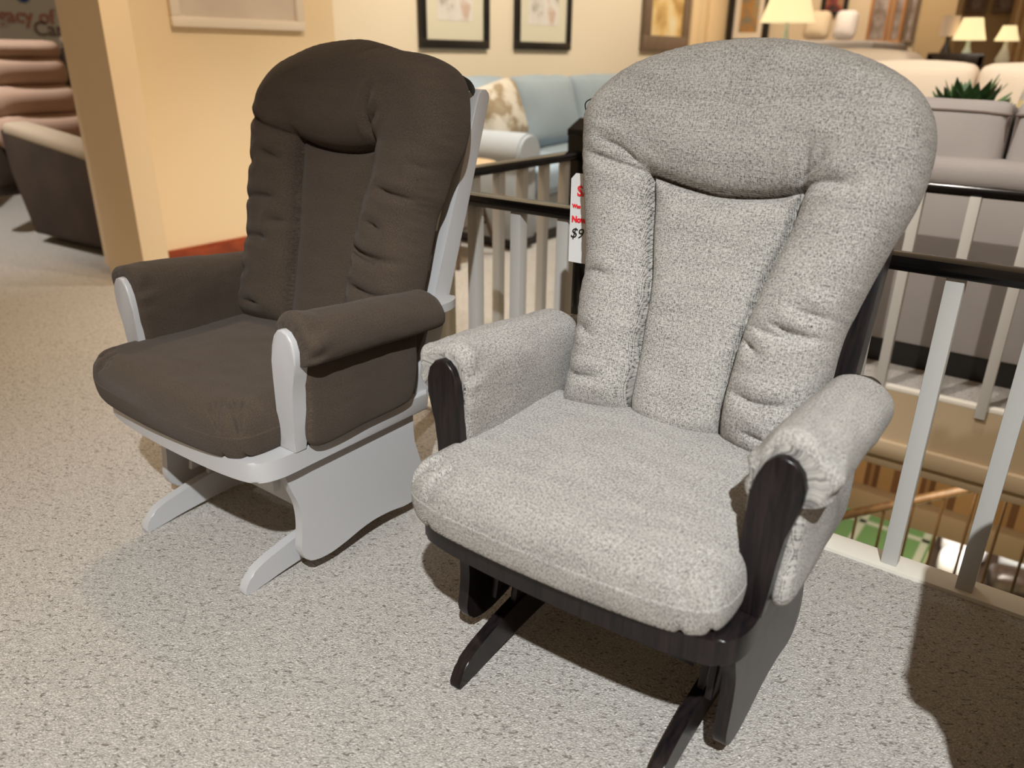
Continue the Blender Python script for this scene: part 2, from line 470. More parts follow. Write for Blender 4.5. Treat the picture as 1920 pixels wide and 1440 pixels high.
def text_obj(name, body, size, mat, parent, mtx, shear=0., bold=0., ext=.0004):
    cu = bpy.data.curves.new(name, 'FONT'); cu.body = body; cu.size = size; cu.extrude = ext; cu.shear = shear; cu.offset = bold
    cu.align_x = 'LEFT'; cu.resolution_u = 3
    tmp = bpy.data.objects.new(name, cu); COL.objects.link(tmp)
    dg = bpy.context.evaluated_depsgraph_get()
    me = bpy.data.meshes.new_from_object(tmp.evaluated_get(dg))
    bpy.data.objects.remove(tmp); bpy.data.curves.remove(cu)
    me.transform(mtx); me.materials.clear()
    return link(name, me, mat, parent)

# ------------------------------------------------------------------ glider rocker
PANEL = [(-.252, .30), (-.248, .285), (-.236, .245), (-.222, .205), (-.218, .165), (-.221, .125), (-.226, .09), (-.218, .062),
         (-.192, .046), (-.148, .041), (-.10, .047), (-.056, .056), (-.008, .061), (.045, .058), (.095, .05), (.132, .052),
         (.158, .07), (.166, .11), (.156, .16), (.141, .21), (.137, .25), (.14, .30)]
SKID = [(-.334, .0), (-.335, .012), (-.314, .042), (-.281, .058), (-.235, .069), (-.19, .078), (-.14, .084), (-.07, .088), (0, .089)]
SKID = SKID+[(-y, z) for y, z in SKID[-2::-1]]+[(.322, 0), (.279, .004), (.24, .009), (.16, .015), (.08, .018), (0, .018), (-.08, .018), (-.16, .015), (-.24, .009), (-.279, .004), (-.322, 0)]
POST = [(.258, .344), (.260, .40), (.261, .45), (.2615, .50), (.263, .54), (.267, .572), (.277, .596), (.290, .609), (.303, .612),
        (.318, .607), (.331, .592), (.337, .570), (.335, .545), (.328, .515), (.321, .49), (.316, .45), (.313, .41), (.309, .37), (.306, .344)]

BACK_OUT = {
 'grey': [(.036, 1.134), (-.064, 1.130), (-.156, 1.114), (-.238, 1.084), (-.297, 1.038), (-.323, .989), (-.318, .93), (-.306, .875), (-.279, .789),
          (-.256, .70), (-.254, .64), (-.247, .581), (-.245, .51), (-.244, .45), (-.232, .418), (-.19, .414), (-.12, .425), (-.09, .432), (-.06, .42), (0, .408), (.06, .42), (.095, .432), (.13, .425),
          (.19, .414), (.235, .42), (.25, .45), (.256, .52), (.263, .60), (.267, .66), (.276, .70), (.287, .745), (.305, .81), (.326, .875), (.334, .93), (.33, .985), (.312, 1.029), (.278, 1.065), (.22, 1.096), (.14, 1.12)],
 'brown': [(-.01, 1.131), (-.122, 1.122), (-.199, 1.102), (-.274, 1.072), (-.327, 1.019), (-.352, .95), (-.353, .895), (-.338, .81),
           (-.328, .72), (-.312, .646), (-.306, .555), (-.312, .46), (-.295, .425), (-.22, .425), (-.12, .436), (-.09, .44), (-.06, .43), (0, .425), (.06, .43), (.095, .44), (.13, .436), (.22, .425), (.28, .43), (.293, .47),
           (.296, .55), (.300, .649), (.299, .71), (.300, .762), (.312, .80), (.322, .852), (.341, .905), (.343, .96), (.333, 1.005), (.315, 1.045), (.28, 1.076), (.212, 1.099), (.131, 1.108), (.09, 1.116), (.05, 1.124)]}
SEAMS = {
 'grey': ([(-.141, .883), (-.076, .870), (-.02, .862), (.027, .861), (.081, .866), (.123, .874), (.150, .885)],
          [(-.141, .883), (-.128, .83), (-.118, .775), (-.100, .694), (-.094, .61), (-.091, .524), (-.088, .435)],
          [(.150, .885), (.145, .84), (.137, .798), (.115, .712), (.100, .62), (.096, .522), (.097, .435)]),
 'brown': ([(-.154, .892), (-.101, .881), (-.029, .875), (.045, .877), (.1, .886), (.128, .897)],
           [(-.154, .892), (-.146, .84), (-.139, .786), (-.115, .662), (-.102, .49), (-.095, .44)],
           [(.128, .897), (.124, .85), (.120, .811), (.107, .705), (.108, .551), (.098, .44)])}
CREASE = {
 'grey': [[(-.268, .906), (-.203, .892), (-.141, .883)], [(-.247, .931), (-.196, .917), (-.157, .893)], [(-.257, .68), (-.207, .691), (-.172, .688)],
          [(.150, .885), (.152, .924), (.156, .95)], [(.150, .885), (.19, .894), (.23, .893)], [(.197, .685), (.233, .682), (.267, .678)],
          [(.126, .646), (.171, .639), (.208, .641)], [(.156, .657), (.207, .646), (.262, .647)], [(-.245, .584), (-.215, .584), (-.185, .575)],
          [(.148, .899), (.173, .921), (.181, .946)], [(.11, .622), (.148, .603)], [(-.24, .50), (-.2, .492), (-.15, .497)], [(.12, .53), (.17, .522), (.22, .53)],
          [(.15, .47), (.2, .462)]],
 'brown': [[(-.346, .932), (-.256, .909), (-.155, .893)], [(-.332, .931), (-.276, .918)], [(.128, .897), (.115, .955), (.127, .997)], [(.12, .932), (.151, .957)],
           [(.186, .799), (.229, .79), (.295, .784)], [(-.322, .725), (-.254, .738), (-.177, .741)], [(-.308, .633), (-.22, .642), (-.176, .64)],
           [(.12, .652), (.18, .64), (.236, .634)], [(.124, .665), (.198, .65), (.293, .648)], [(.115, .627), (.135, .623)], [(.172, .723), (.216, .71)],
           [(-.257, .847), (-.185, .833)], [(.276, .858), (.315, .852)], [(-.338, .817), (-.276, .82)], [(-.177, .479), (-.23, .48)],
           [(.131, 1.109), (.086, 1.098), (.068, 1.084)], [(-.29, .55), (-.24, .556)], [(.15, .58), (.22, .57), (.29, .575)], [(-.135, .69), (-.18, .685)]]}
TILT = .33

def back_cushion(kind, mat, parent, dx=0):
    out = cr(BACK_OUT[kind], 13)
    sm = [cr(s, 6, False) for s in SEAMS[kind]]
    creases = [cr(c, 4, False) for c in CREASE[kind]]
    top, sl, sr = sm
    rng = np.random.RandomState(3 if kind == 'grey' else 5)
    def hf(P, d):
        dt = seg_dist(P, top); dl = seg_dist(P, sl); dr = seg_dist(P, sr)
        ds = np.minimum(np.minimum(dt, dl), dr)
        zt = np.interp(P[:, 0], top[:, 0], top[:, 1])
        xl = np.interp(P[:, 1], sl[::-1, 1], sl[::-1, 0]); xr = np.interp(P[:, 1], sr[::-1, 1], sr[::-1, 0])
        inner = (P[:, 1] < zt) & (P[:, 0] > xl) & (P[:, 0] < xr)
        edge = dome(d, .075)
        # horseshoe: full, rounded rolls; centre panel lower
        hh = .092*edge*(.42+.58*dome(ds, .078))
        head = np.clip((P[:, 1]-.90)/.08, 0, 1)
        hh += .012*head*edge
        hi = (.052 if kind == 'brown' else .062)*dome(d, .05)*(.58+.42*dome(ds, .06))
        h = np.where(inner, hi, hh)
        h = h-(.020*np.exp(-(ds/.0032)**2)+.006*np.exp(-(ds/.010)**2))*edge
        soft = np.clip(d/.045, .12, 1)
        for c in creases:
            dd = seg_dist(P, c); L = np.hypot(*(c[-1]-c[0]))
            e = np.minimum(np.hypot(*(P-c[0]).T), np.hypot(*(P-c[-1]).T))
            h = h-(.0085*np.exp(-(dd/.0040)**2)+.0050*np.exp(-(dd/.016)**2))*edge*soft*np.clip(.3+e/.03, 0, 1)
            h = h+.0025*np.exp(-((dd-.02)/.012)**2)*edge
        out_h = np.array([mn.noise(Vector((p[0]*5+9, p[1]*11, kind == 'grey')))*.0045+mn.noise(Vector((p[0]*16, p[1]*34, 3.)))*.0013 for p in P])
        roll = np.clip((.90-P[:, 1])/.05, 0, 1)*(~inner)
        out_h *= (.5+.7*roll)
        # puckers gathered along the outer edge seam
        ang = np.arctan2(P[:, 1]-.78, P[:, 0])
        puck = np.sin(ang*95+2*np.sin(ang*13))*.0016*np.exp(-(d/.02)**2)
        return np.maximum(h+out_h*edge*soft+puck*np.clip(d/.004, 0, 1), 0)
    def hb(P, d): return .035*dome(d, .06)
    def f(x, z, h):
        # h is measured along the normal of the tilted back plane
        k = 1/math.sqrt(1+TILT**2)
        y = .115+TILT*(z-.45)
        return (x+dx, y-h*k, z+h*TILT*k)
    return cushion('back_cushion', out, (.0, .80), hf, hb, f, mat, parent, 140)

def seat_cushion(kind, mat, parent):
    hw = .300
    o = [(-hw+.0, .10), (-hw, -.05), (-hw-.002, -.20), (-.306, -.262), (-.309, -.295), (-.292, -.333), (-.24, -.354), (-.15, -.363), (0, -.366), (.15, -.359),
         (.235, -.346), (.276, -.321), (.290, -.282), (.291, -.225), (hw-.012, -.15), (hw-.012, .0), (hw-.012, .10), (.20, .125), (0, .13), (-.20, .125)]
    out = cr(o, 12)
    corners = [(-.24, -.350), (.235, -.342), (.272, -.318), (-.284, -.328)]
    def hf(P, d):
        h = .060*dome(d, .050)-.006*np.exp(-(d/.003)**2)
        q = np.clip(1-(P[:, 0]/.30)**2, 0, 1)*np.clip(1-((P[:, 1]+.12)/.26)**2, 0, 1)
        h = h+.014*q
        nz = np.array([mn.noise(Vector((p[0]*5, p[1]*5, 7.)))*.005+mn.noise(Vector((p[0]*19, p[1]*19, 2.)))*.0013 for p in P])
        for cx, cy in corners:       # pinched pleats at the front corners
            v = np.array([-cx*.35, .06]); v /= np.hypot(*v)
            for off in (0, .35, -.35):
                w = np.array([v[0]*math.cos(off)-v[1]*math.sin(off), v[0]*math.sin(off)+v[1]*math.cos(off)])
                dd = seg_dist(P, [(cx, cy), (cx+w[0]*.045, cy+w[1]*.045)])
                h = h-.012*np.exp(-(dd/.0045)**2)*dome(d, .02)
        ang = np.arctan2(P[:, 1], P[:, 0])
        return np.maximum(h+nz*dome(d, .05), 0)
    def hb(P, d):
        h = .052*dome(d, .012)
        for cx, cy in corners:
            dd = np.abs(P[:, 0]-cx); h = h-.010*np.exp(-(dd/.004)**2)*(P[:, 1] < -.28)*dome(d, .01)
        return np.maximum(h, 0)
    def f(x, y, h):
        return (x*.985-(.020 if kind == 'brown' else .008), y, .396+h)
    return cushion('seat_cushion', out, (0, -.12), hf, hb, f, mat, parent, 100)

ARM = [(.296, .352), (.272, .352), (.263, .38), (.256, .44), (.251, .50), (.249, .56), (.255, .603), (.275, .630), (.308, .640), (.345, .632),
       (.368, .608), (.373, .578), (.366, .552), (.348, .538), (.325, .535), (.307, .545), (.300, .50), (.298, .42)]

def arm_cushion(s, mat, parent, kind):
    """padded sleeve over the armrest with its drape down the inside to the seat"""
    prof = cr(ARM, 5)
    L = np.concatenate([[0], np.cumsum(np.hypot(*(np.diff(prof, axis=0).T)))])
    rings = []; uvs = []; y0, y1 = -.222, .192; ny = 80
    c = np.array([.302, .545])
    for i in range(ny+1):
        t = .5-.5*math.cos(PI*i/ny); y = y0+(y1-y0)*t
        ef = math.sqrt(max(0, 1-(1-min(1, t/.05))**2)); er = math.sqrt(max(0, 1-(1-min(1, (1-t)/.11))**2))
        ring = []; uv = []
        for k, (x, z) in enumerate(prof):
            head = np.clip((z-.50)/.08, 0, 1)
            f = (.80+.20*ef)*(.25+.75*er)
            p = c+(np.array([x, z])-c)*np.array([f, f])
            if z < .5:      # the drape keeps its depth, its rear corner is cut round
                p = np.array([x+(.30-x)*(1-min(ef*.4+.6, er)), z])
                zb = .352+.19*max(0, (y-.01)/.182)**2.2
                p[1] = .50-(.50-z)*(.50-min(zb, .499))/(.50-.352)
            p[1] -= head*(y+.20)*.092
            a = math.atan2(p[1]-c[1], p[0]-c[0])
            w = .0035*mn.noise(Vector((p[0]*14+s*4, p[1]*14, y*9+(kind == 'grey')*5)))+.0012*mn.noise(Vector((p[0]*50, p[1]*50, y*30)))
            g = max(0, 1-(y-y0)/.055)
            w += head*g*(.010*math.sin(a*8.5+2.5*math.sin(a*2)+s*1.3)*(.35+.65*min(1, (y-y0)/.02))+.003*mn.noise(Vector((a*3, y*60, 1.))))
            if kind == 'grey' and abs(a-1.2) < .3: w -= .004*g
            d = p-c; d = d/max(np.hypot(*d), 1e-6)
            if z < .5: d = np.array([-1. if x < .29 else 0, 0])
            p = p+d*w
            ring.append((s*p[0], y, p[1])); uv.append((y, L[k]))
        rings.append(np.array(ring)); uvs.append(uv)
    return loft('arm_cushion', rings, uvs, mat, parent)

def side_pad(s, mat, parent, kind):
    """padded flap hanging outside the arm down to the seat frame"""
    o = [(-.198, .350), (-.202, .45), (-.200, .552), (-.10, .552), (.05, .545), (.112, .54), (.118, .48), (.115, .42), (.098, .37), (.07, .352), (-.05, .348)]
    out = cr(o, 8)
    def hf(P, d): return .010*dome(d, .02)
    def f(y, z, h): return (s*(.315-h), y, z)
    def hb(P, d):
        nz = np.array([mn.noise(Vector((p[0]*9, p[1]*9, 4.+s)))*.004 for p in P])
        return np.maximum((.010*dome(d, .012)+.006*dome(d, .06)) if kind == 'brown' else (.008*dome(d, .012)+.024*dome(d, .11)), 0)+nz*dome(d, .04)*.6
    return cushion('side_pad', out, (-.03, .45), hf, hb, f, mat, parent, 34)

def glider(kind, label, loc, rz, group):
    wood = 'white_wood' if kind == 'brown' else 'black_wood'
    fab = 'brown_weave' if kind == 'brown' else 'grey_weave'
    t = thing('glider_rocker', label, 'chair', loc, rz, group)
    sk = cr(SKID, 4)
    for s in (-1, 1):
        prism('floor_runner', SKID if False else sk, lambda y, z, k: (s*k, y, max(z, 0)), .190, .214, wood, t, .003)
        prism('side_panel', cr(PANEL[1:-1], 4, False).tolist()+[(.14, .30), (-.252, .30)], lambda y, z, k: (s*k, y, z), .258, .281, wood, t, .003)
        # fixed upright on the runner and two swing arms hanging between upright and seat frame
        prism('base_upright', [(-.15, .07), (.15, .07), (.11, .262), (-.11, .262)], lambda y, z, k: (s*k, y, z), .196, .210, wood, t, .002)
        for yy in (-.135, .135):
            sg = -1 if yy < 0 else 1
            prism('swing_arm', [(yy-.016, .285), (yy+.016, .285), (yy+sg*.028+.016, .10), (yy+sg*.028-.016, .10)], lambda y, z, k: (s*k, y, z), .221, .235, wood, t, .003)
        prism('arm_post', POST, lambda x, z, k: (s*x, k, z), -.236, -.203, wood, t, .004)
        # armrest board, its rounded end shows behind the cushion
        pl = cr([(.285, -.205), (.333, -.205), (.338, -.05), (.338, .15), (.335, .225), (.315, .262), (.290, .268), (.282, .235), (.283, .1)], 6)
        prism('armrest', pl, lambda x, y, k: (s*x, y, k), .548, .568, wood, t, .004)
        prism('back_post', [(.124, .30), (.182, .30), (.190, .332), (.285, .60), (.349, .78), (.430, 1.012), (.428, 1.024), (.418, 1.032), (.400, 1.032), (.389, 1.022), (.296, .78), (.228, .60), (.136, .332)],
              lambda y, z, k: (s*k, y, z), .253, .288, wood, t, .003)
    for z in (.40, .66, .93):
        y = .155+TILT*(z-.345)
        prism('back_rail', [(y, z), (y+.018, z-.006), (y+.018+.017, z+.05), (y+.017, z+.056)], lambda y, z, k: (k, y, z), -.25, .25, wood, t, .002)
    # seat frame: a board with rounded front corners, hollowed under the cushion
    fr = [(-.303, .165), (-.303, -.20), (-.303, -.265), (-.288, -.308), (-.25, -.328), (-.15, -.340), (0, -.344), (.15, -.340), (.25, -.328), (.288, -.308), (.303, -.265), (.303, -.20), (.303, .165), (.285, .185), (-.285, .185)]
    fo = []
    for i, p in enumerate(fr): fo.append(p)
    prism('seat_frame', cr(fr[1:12], 5, False).tolist()+[(.303, .165), (.285, .187), (-.285, .187), (-.303, .165)], lambda x, y, k: (x, y, k), .300, .345, wood, t, .005)
    for y in (-.165, .165):
        bm = bmesh.new(); add_box(bm, -.196, .196, y-.011, y+.011, .150, .215, .002)
        obj_bm('base_stretcher', bm, wood, t)
    bm = bmesh.new(); add_box(bm, -.255, .255, -.262, -.243, .245, .30, .002); obj_bm('front_apron', bm, wood, t)
    back_cushion(kind, fab, t)
    seat_cushion(kind, fab, t)
    for s in (-1, 1):
        a = arm_cushion(s, fab, t, kind)
        side_pad(s, fab, a, kind)
    # elastic straps that hook the back cushion over the posts
    for s in (-1, 1):
        if kind == 'brown':
            tube('strap', [(s*.262, .315, 1.062), (s*.276, .335, 1.055), (s*.280, .362, 1.043), (s*.273, .385, 1.032), (s*.266, .398, 1.024)], .011, 'black_strap', t, 10, 6, .35)
        else:
            tube('strap', [(s*.27, .33, 1.035), (s*(.298 if s > 0 else .358), .335, 1.022), (s*(.305 if s > 0 else .374), .345, 1.0), (s*(.296 if s > 0 else .358), .36, .975), (s*.27, .37, .95)],   .0013 if s < 0 else .007, 'black_strap', t, 8, 6)
    return t

GW = glider('brown', 'white wooden glider rocker with dark brown cushions, the farther left chair', (-1.5247, 1.110, 0), math.radians(.1), 'glider rockers on the carpet')
GD = glider('grey', 'espresso wooden glider rocker with light grey tweed cushions, nearest the camera', (-.577, 1.1939, 0), math.radians(1.58), 'glider rockers on the carpet')

def dup(root, loc, rz, label):
    r = root.copy(); COL.objects.link(r); r.location = loc; r.rotation_euler = (0, 0, rz); r['label'] = label
    for ch in list(root.children):
        c = ch.copy(); COL.objects.link(c); c.parent = r
        for g in list(ch.children):
            d = g.copy(); COL.objects.link(d); d.parent = c
    return r
GT = dup(GD, (.415, 1.21, 0), math.radians(8), 'espresso wooden glider rocker with light grey tweed cushions, outside the right edge of the view')

# price tag hung from the grey chair's left back post
tg = thing('price_tag', 'white price tag with red and black lettering beside the grey chair back', 'price tag', GD.location, math.radians(1.58))
def tagf(x, z, k): return (x, .252+.03*(z-.75)+k, z)
prism('card', [(-.349, .866), (-.338, .878), (-.215, .878), (-.215, .688), (-.345, .688)], tagf, 0, .0015, 'tag_white', tg, 0)
ct = math.atan(.03)
def tm(x, z): 
    return Matrix.Translation(Vector(tagf(x, z, -.001))) @ Matrix.Rotation(PI/2-ct, 4, 'X')
text_obj('sale_lettering', 'SALE', .030, 'tag_red', tg, tm(-.332, .832), bold=.0008)
text_obj('was_lettering', 'Was', .011, 'tag_red', tg, tm(-.342, .806), bold=.0006)
text_obj('now_lettering', 'Now', .0175, 'tag_red', tg, tm(-.342, .776), bold=.0009)
text_obj('price_lettering', '$9', .031, 'tag_black', tg, tm(-.344, .742), shear=.25)
tube('string', [(-.28, .37, .93), (-.27, .33, .90), (-.262, .303, .876)], .0012, 'cord', tg, 6, 5)

# ------------------------------------------------------------------ building
OA0, OB0, OB1 = -1.835, 1.825, 2.935        # stair opening
bm = bmesh.new()
def quad_slab(bm, x0, x1, y0, y1, z0, z1): add_box(bm, x0, x1, y0, y1, z0, z1)
XM, XP, YM, YP = -13, 9, -4, 14
quad_slab(bm, XM, XP, YM, 1.752, -.22, 0)
quad_slab(bm, XM, OA0-.07, 1.752, YP, -.22, 0)
quad_slab(bm, OA0-.07, XP, OB1+.03, YP, -.22, 0)
struct(obj_bm('floor', bm, 'carpet'))
bm = bmesh.new(); add_box(bm, OA0-.07, XP, 1.752, OB0, -.21, .010, .002); add_box(bm, OA0-.07, OA0, OB0, OB1+.03, -.21, .010, .002); add_box(bm, OA0, XP, OB1, OB1+.03, -.005, .012, .002)
struct(obj_bm('trim_1', bm, 'kerb'))
# fascia of the far side with its mouldings
bm = bmesh.new(); add_box(bm, OA0, XP, OB1, OB1+.03, -.21, -.005); add_box(bm, OA0, XP, OB1-.02, OB1+.05, -.265, -.20, .006); add_box(bm, OA0, XP, OB1-.005, OB1+.06, -.31, -.265, .004)
struct(obj_bm('trim_2', bm, 'moulding'))
box_ = lambda n, *a, **k: struct(box(n, *a, **k))
box_('wall_stairwell', OA0, XP, 4.2, 4.3, -1.06, -.22, 'stripe_paper')
box_('trim_3', OA0, XP, 4.12, 4.34, -1.19, -1.06, 'moulding', bev=.005)
box_('wall_stairwell_left', OA0-.1, OA0-.02, 1.9, 4.2, -2.75, -.22, 'moulding')
struct(box('floor_lower', XM, XP, YM, YP, -2.85, -2.75, 'low_carpet'))
box_('wall_left', -4.12, -4.046, 2.10, 3.52, 0, 3.1, 'yellow_wall')
# square pillar standing proud of the yellow wall
pil = box_('pillar', -4.192, -3.825, 1.971, 2.108, 0, 3.1, 'pillar_wall')
box_('wall_partition', -4.40, -4.192, 2.05, 2.11, 0, 3.1, 'pillar_wall')
box_('wall_gallery', -4.30, -4.20, 3.50, 9.7, 0, 3.1, 'cream_wall')
box_('trim_4', -4.21, -4.10, 3.495, 3.525, 0, 3.1, 'cream_wall')
bm = bmesh.new(); add_box(bm, -4.046, -4.028, 2.108, 3.52, 0, .10, .004)
struct(obj_bm('baseboard_left', bm, 'red_wood'))
bm = bmesh.new(); add_box(bm, -4.20, -4.185, 3.53, 9.7, 0, .10, .004)
struct(obj_bm('baseboard_gallery', bm, 'red_wood'))
box_('wall_back', -4.3, 9, 11.4, 11.5, 0, 3.1, 'tan_wall')
box_('wall_far_left', -9.6, -9.5, -2, 9, 0, 3.1, 'grey_wall')
# pilaster of lighter panels at the end of the gallery wall
bm = bmesh.new()
for y0, y1, d in ((8.72, 8.95, .05), (8.97, 9.12, .03), (9.14, 9.62, .06)): add_box(bm, -4.20, -4.20+d, y0, y1, 0, 3.1, .006)
struct(obj_bm('trim_5', bm, 'curtain'))
# beige column far right and its narrow companions
box_('pillar_far', -2.05, -1.72, 9.6, 9.9, 0, 3.1, 'tan_wall')

# railing -----------------------------------------------------------------
RZ0, RZ1 = .703, .737
def rail_profile():
    return [(-.030, RZ0+.004), (-.026, RZ0), (.026, RZ0), (.030, RZ0+.004), (.031, RZ0+.020), (.026, RZ1-.004), (.012, RZ1), (-.012, RZ1), (-.026, RZ1-.004), (-.031, RZ0+.020)]
RB = 1.785; RF = 2.955; RL = -1.870
rb = thing('stair_railing', 'near run of black handrail on pale balusters behind the two gliders', 'railing', (0, RB, 0))
prism('handrail', rail_profile(), lambda y, z, k: (k, y, z), RL-.03, 3.0, 'black_paint', rb, .001)
for i in range(-14, 12):
    x = -.056+.159*i
    if x < RL+.05 or x > 1.6: continue
    box('baluster', x-.0175, x+.0175, -.0175, .0175, .008, RZ0+.002, 'baluster', rb, .0015)
rl = thing('stair_railing', 'left run of black handrail leading back to the newel post', 'railing', (RL, 0, 0))
prism('handrail', rail_profile(), lambda y, z, k: (y, k, z), RB+.032, RF-.045, 'black_paint', rl, .001)
for i in range(8):
    y = 1.94+.148*i
    if y > 2.92: continue
    box('baluster', -.0175, .0175, y-.0175, y+.0175, .008, RZ0+.002, 'baluster', rl, .0015)
rf = thing('stair_railing', 'far run of black handrail on balusters in front of the taupe sofa back', 'railing', (0, RF, 0))
prism('handrail', rail_profile(), lambda y, z, k: (k, y, z), RL+.045, 3.0, 'black_paint', rf, .001)
for i in range(-10, 10):
    x = -.52+.1665*i
    if x < RL+.08 or x > 1.5: continue
    box('baluster', x-.0165, x+.0165, -.035, -.002, -.03, RZ0+.002, 'baluster', rf, .0015)
nw = thing('newel_post', 'thick black newel post with faceted cap where the handrails meet', 'post', (RL, RF, 0))
box('shaft', -.043, .043, -.043, .043, 0, .80, 'black_paint', nw, .003)
bm = bmesh.new(); add_box(bm, -.046, .046, -.046, .046, .795, .822, .003)
g = bmesh.ops.create_cone(bm, cap_ends=True, segments=4, radius1=.062, radius2=.012, depth=.045)
bmesh.ops.rotate(bm, verts=g['verts'], cent=(0, 0, 0), matrix=Matrix.Rotation(PI/4, 3, 'Z')); bmesh.ops.translate(bm, verts=g['verts'], vec=(0, 0, .8445))
obj_bm('cap', bm, 'black_paint', nw, 20)

# ------------------------------------------------------------------ blue sofa by the gallery wall
so = thing('sofa', 'pale blue sofa with rolled grey arm against the cream gallery wall', 'sofa', (-3.3, 3.72, 0))
def sofa_l(x): return x
box('base', -.45, .45, .06, 3.1, .07, .30, 'grey_arm_fabric', so, .02)
box('plinth', -.42, .42, .09, 3.05, 0, .07, 'black_frame', so)
box('back_frame', -.55, -.36, .05, 3.1, .07, .86, 'blue_fabric', so, .05)
for (y0, y1) in ((.0, .24), (2.9, 3.14)):
    yc = (y0+y1)/2
    bm = bmesh.new(); add_box(bm, -.46, .50, y0+.02, y1-.02, .07, .58, .02)
    am = obj_bm('arm', bm, 'grey_arm_fabric', so)
    bm = bmesh.new(); g = bmesh.ops.create_cone(bm, cap_ends=True, segments=32, radius1=.115, radius2=.115, depth=1.0)
    bmesh.ops.rotate(bm, verts=bm.verts[:], cent=(0, 0, 0), matrix=Matrix.Rotation(PI/2, 3, 'Y')); bmesh.ops.translate(bm, verts=bm.verts[:], vec=(.02, yc, .575))
    bmesh.ops.bevel(bm, geom=[e for e in bm.edges if abs(e.verts[0].co.x-e.verts[1].co.x) < .001], offset=.015, segments=3, affect='EDGES')
    obj_bm('arm_roll', bm, 'grey_arm_fabric', am)
for (y0, y1) in ((.25, 1.05), (1.05, 1.92), (1.92, 2.88)):
    softbox('seat_cushion', (.06, (y0+y1)/2, .39), (.44, (y1-y0)/2-.004, .09), .05, 'blue_fabric', so, 10, (0, 0, .02))
for (y0, y1) in ((.28, .90), (.90, 1.66), (1.66, 2.82)):
    softbox('back_cushion', (-.24, (y0+y1)/2, .715), (.11, (y1-y0)/2-.004, .245), .07, 'blue_fabric', so, 12, (.05, 0, .015), Matrix.Rotation(-.24, 3, 'Y'), .01)
pw = tag(softbox('throw_pillow', (0, 0, 0), (.07, .20, .20), .06, 'floral', None, 12, (.05, 0, 0)), 'cream throw pillow with brown floral print on the blue sofa', 'pillow')
pw.location = (-3.34, 4.25, .745); pw.rotation_euler = (.22, -.22, -.10)
pw2 = tag(softbox('throw_pillow', (0, 0, 0), (.07, .2, .2), .07, 'white_linen', None, 10, (.05, 0, 0)), 'white throw pillow at the far end of the blue sofa', 'pillow')
pw2.location = (-3.30, 6.42, .78); pw2.rotation_euler = (.3, -.2, 0)

# round side table with splayed legs
rt = thing('side_table', 'round light wood side table with splayed legs beside the blue sofa arm', 'table', (-2.97, 3.42, 0))
lathe('tabletop', [(.20, .525), (.212, .53), (.215, .54), (.212, .552), (.20, .555)], 'oak', rt, (0, 0), 40)
for k in range(3):
    a = 2*PI*k/3-.9
    tube('leg', [(.06*math.cos(a), .06*math.sin(a), .53), (.26*math.cos(a), .26*math.sin(a), .0)], .014, 'mid_brown', rt, 10)
tube('stretcher', [(.17*math.cos(-.9), .17*math.sin(-.9), .2), (.17*math.cos(-.9+2.094), .17*math.sin(-.9+2.094), .2)], .009, 'mid_brown', rt, 8)

# ------------------------------------------------------------------ pictures on the left walls
def picture(name, label, x, y0, y1, z0, z1, fw, fd, fmat, matw, matm, art, face=1, extra=None, axis='x'):
    t = thing(name, label, 'picture', (x, (y0+y1)/2, (z0+z1)/2) if axis == 'x' else ((y0+y1)/2, x, (z0+z1)/2), 0 if axis == 'x' else -PI/2)
    w, h = (y1-y0)/2, (z1-z0)/2
    bm = bmesh.new()
    for a in ((-w, w, -h, -h+fw), (-w, w, h-fw, h), (-w, -w+fw, -h+fw, h-fw), (w-fw, w, -h+fw, h-fw)):
        add_box(bm, 0, fd, a[0], a[1], a[2], a[3], .004)
    obj_bm('frame', bm, fmat, t)
    if matw: box('mat', .001, fd*.4, -w+fw*.9, w-fw*.9, -h+fw*.9, h-fw*.9, matm, t)
    box('print', .002, fd*.45, -w+fw+matw, w-fw-matw, -h+fw+matw, h-fw-matw, art, t)
    return t
picture('framed_picture', 'pale picture in a wide cream frame on the yellow wall', -4.046, 2.435, 3.275, 1.222, 1.95, .05, .03, 'white_frame', .0, 'white_frame', 'pale_print')
picture('framed_picture', 'black framed photograph with wide mat, left of the two on the gallery wall', -4.20, 4.42, 5.19, 1.145, 2.2, .06, .035, 'black_frame', .13, 'mat_board', 'photo_print')
picture('framed_picture', 'black framed photograph with wide mat, right of the two on the gallery wall', -4.20, 5.53, 6.34, 1.15, 2.2, .06, .035, 'black_frame', .13, 'mat_board', 'photo_print')
picture('framed_picture', 'golden picture in a broad grey brown frame on the gallery wall', -4.20, 7.64, 8.66, 1.17, 2.3, .14, .05, 'grey_brown', .0, 'mat_board', 'gold_print')

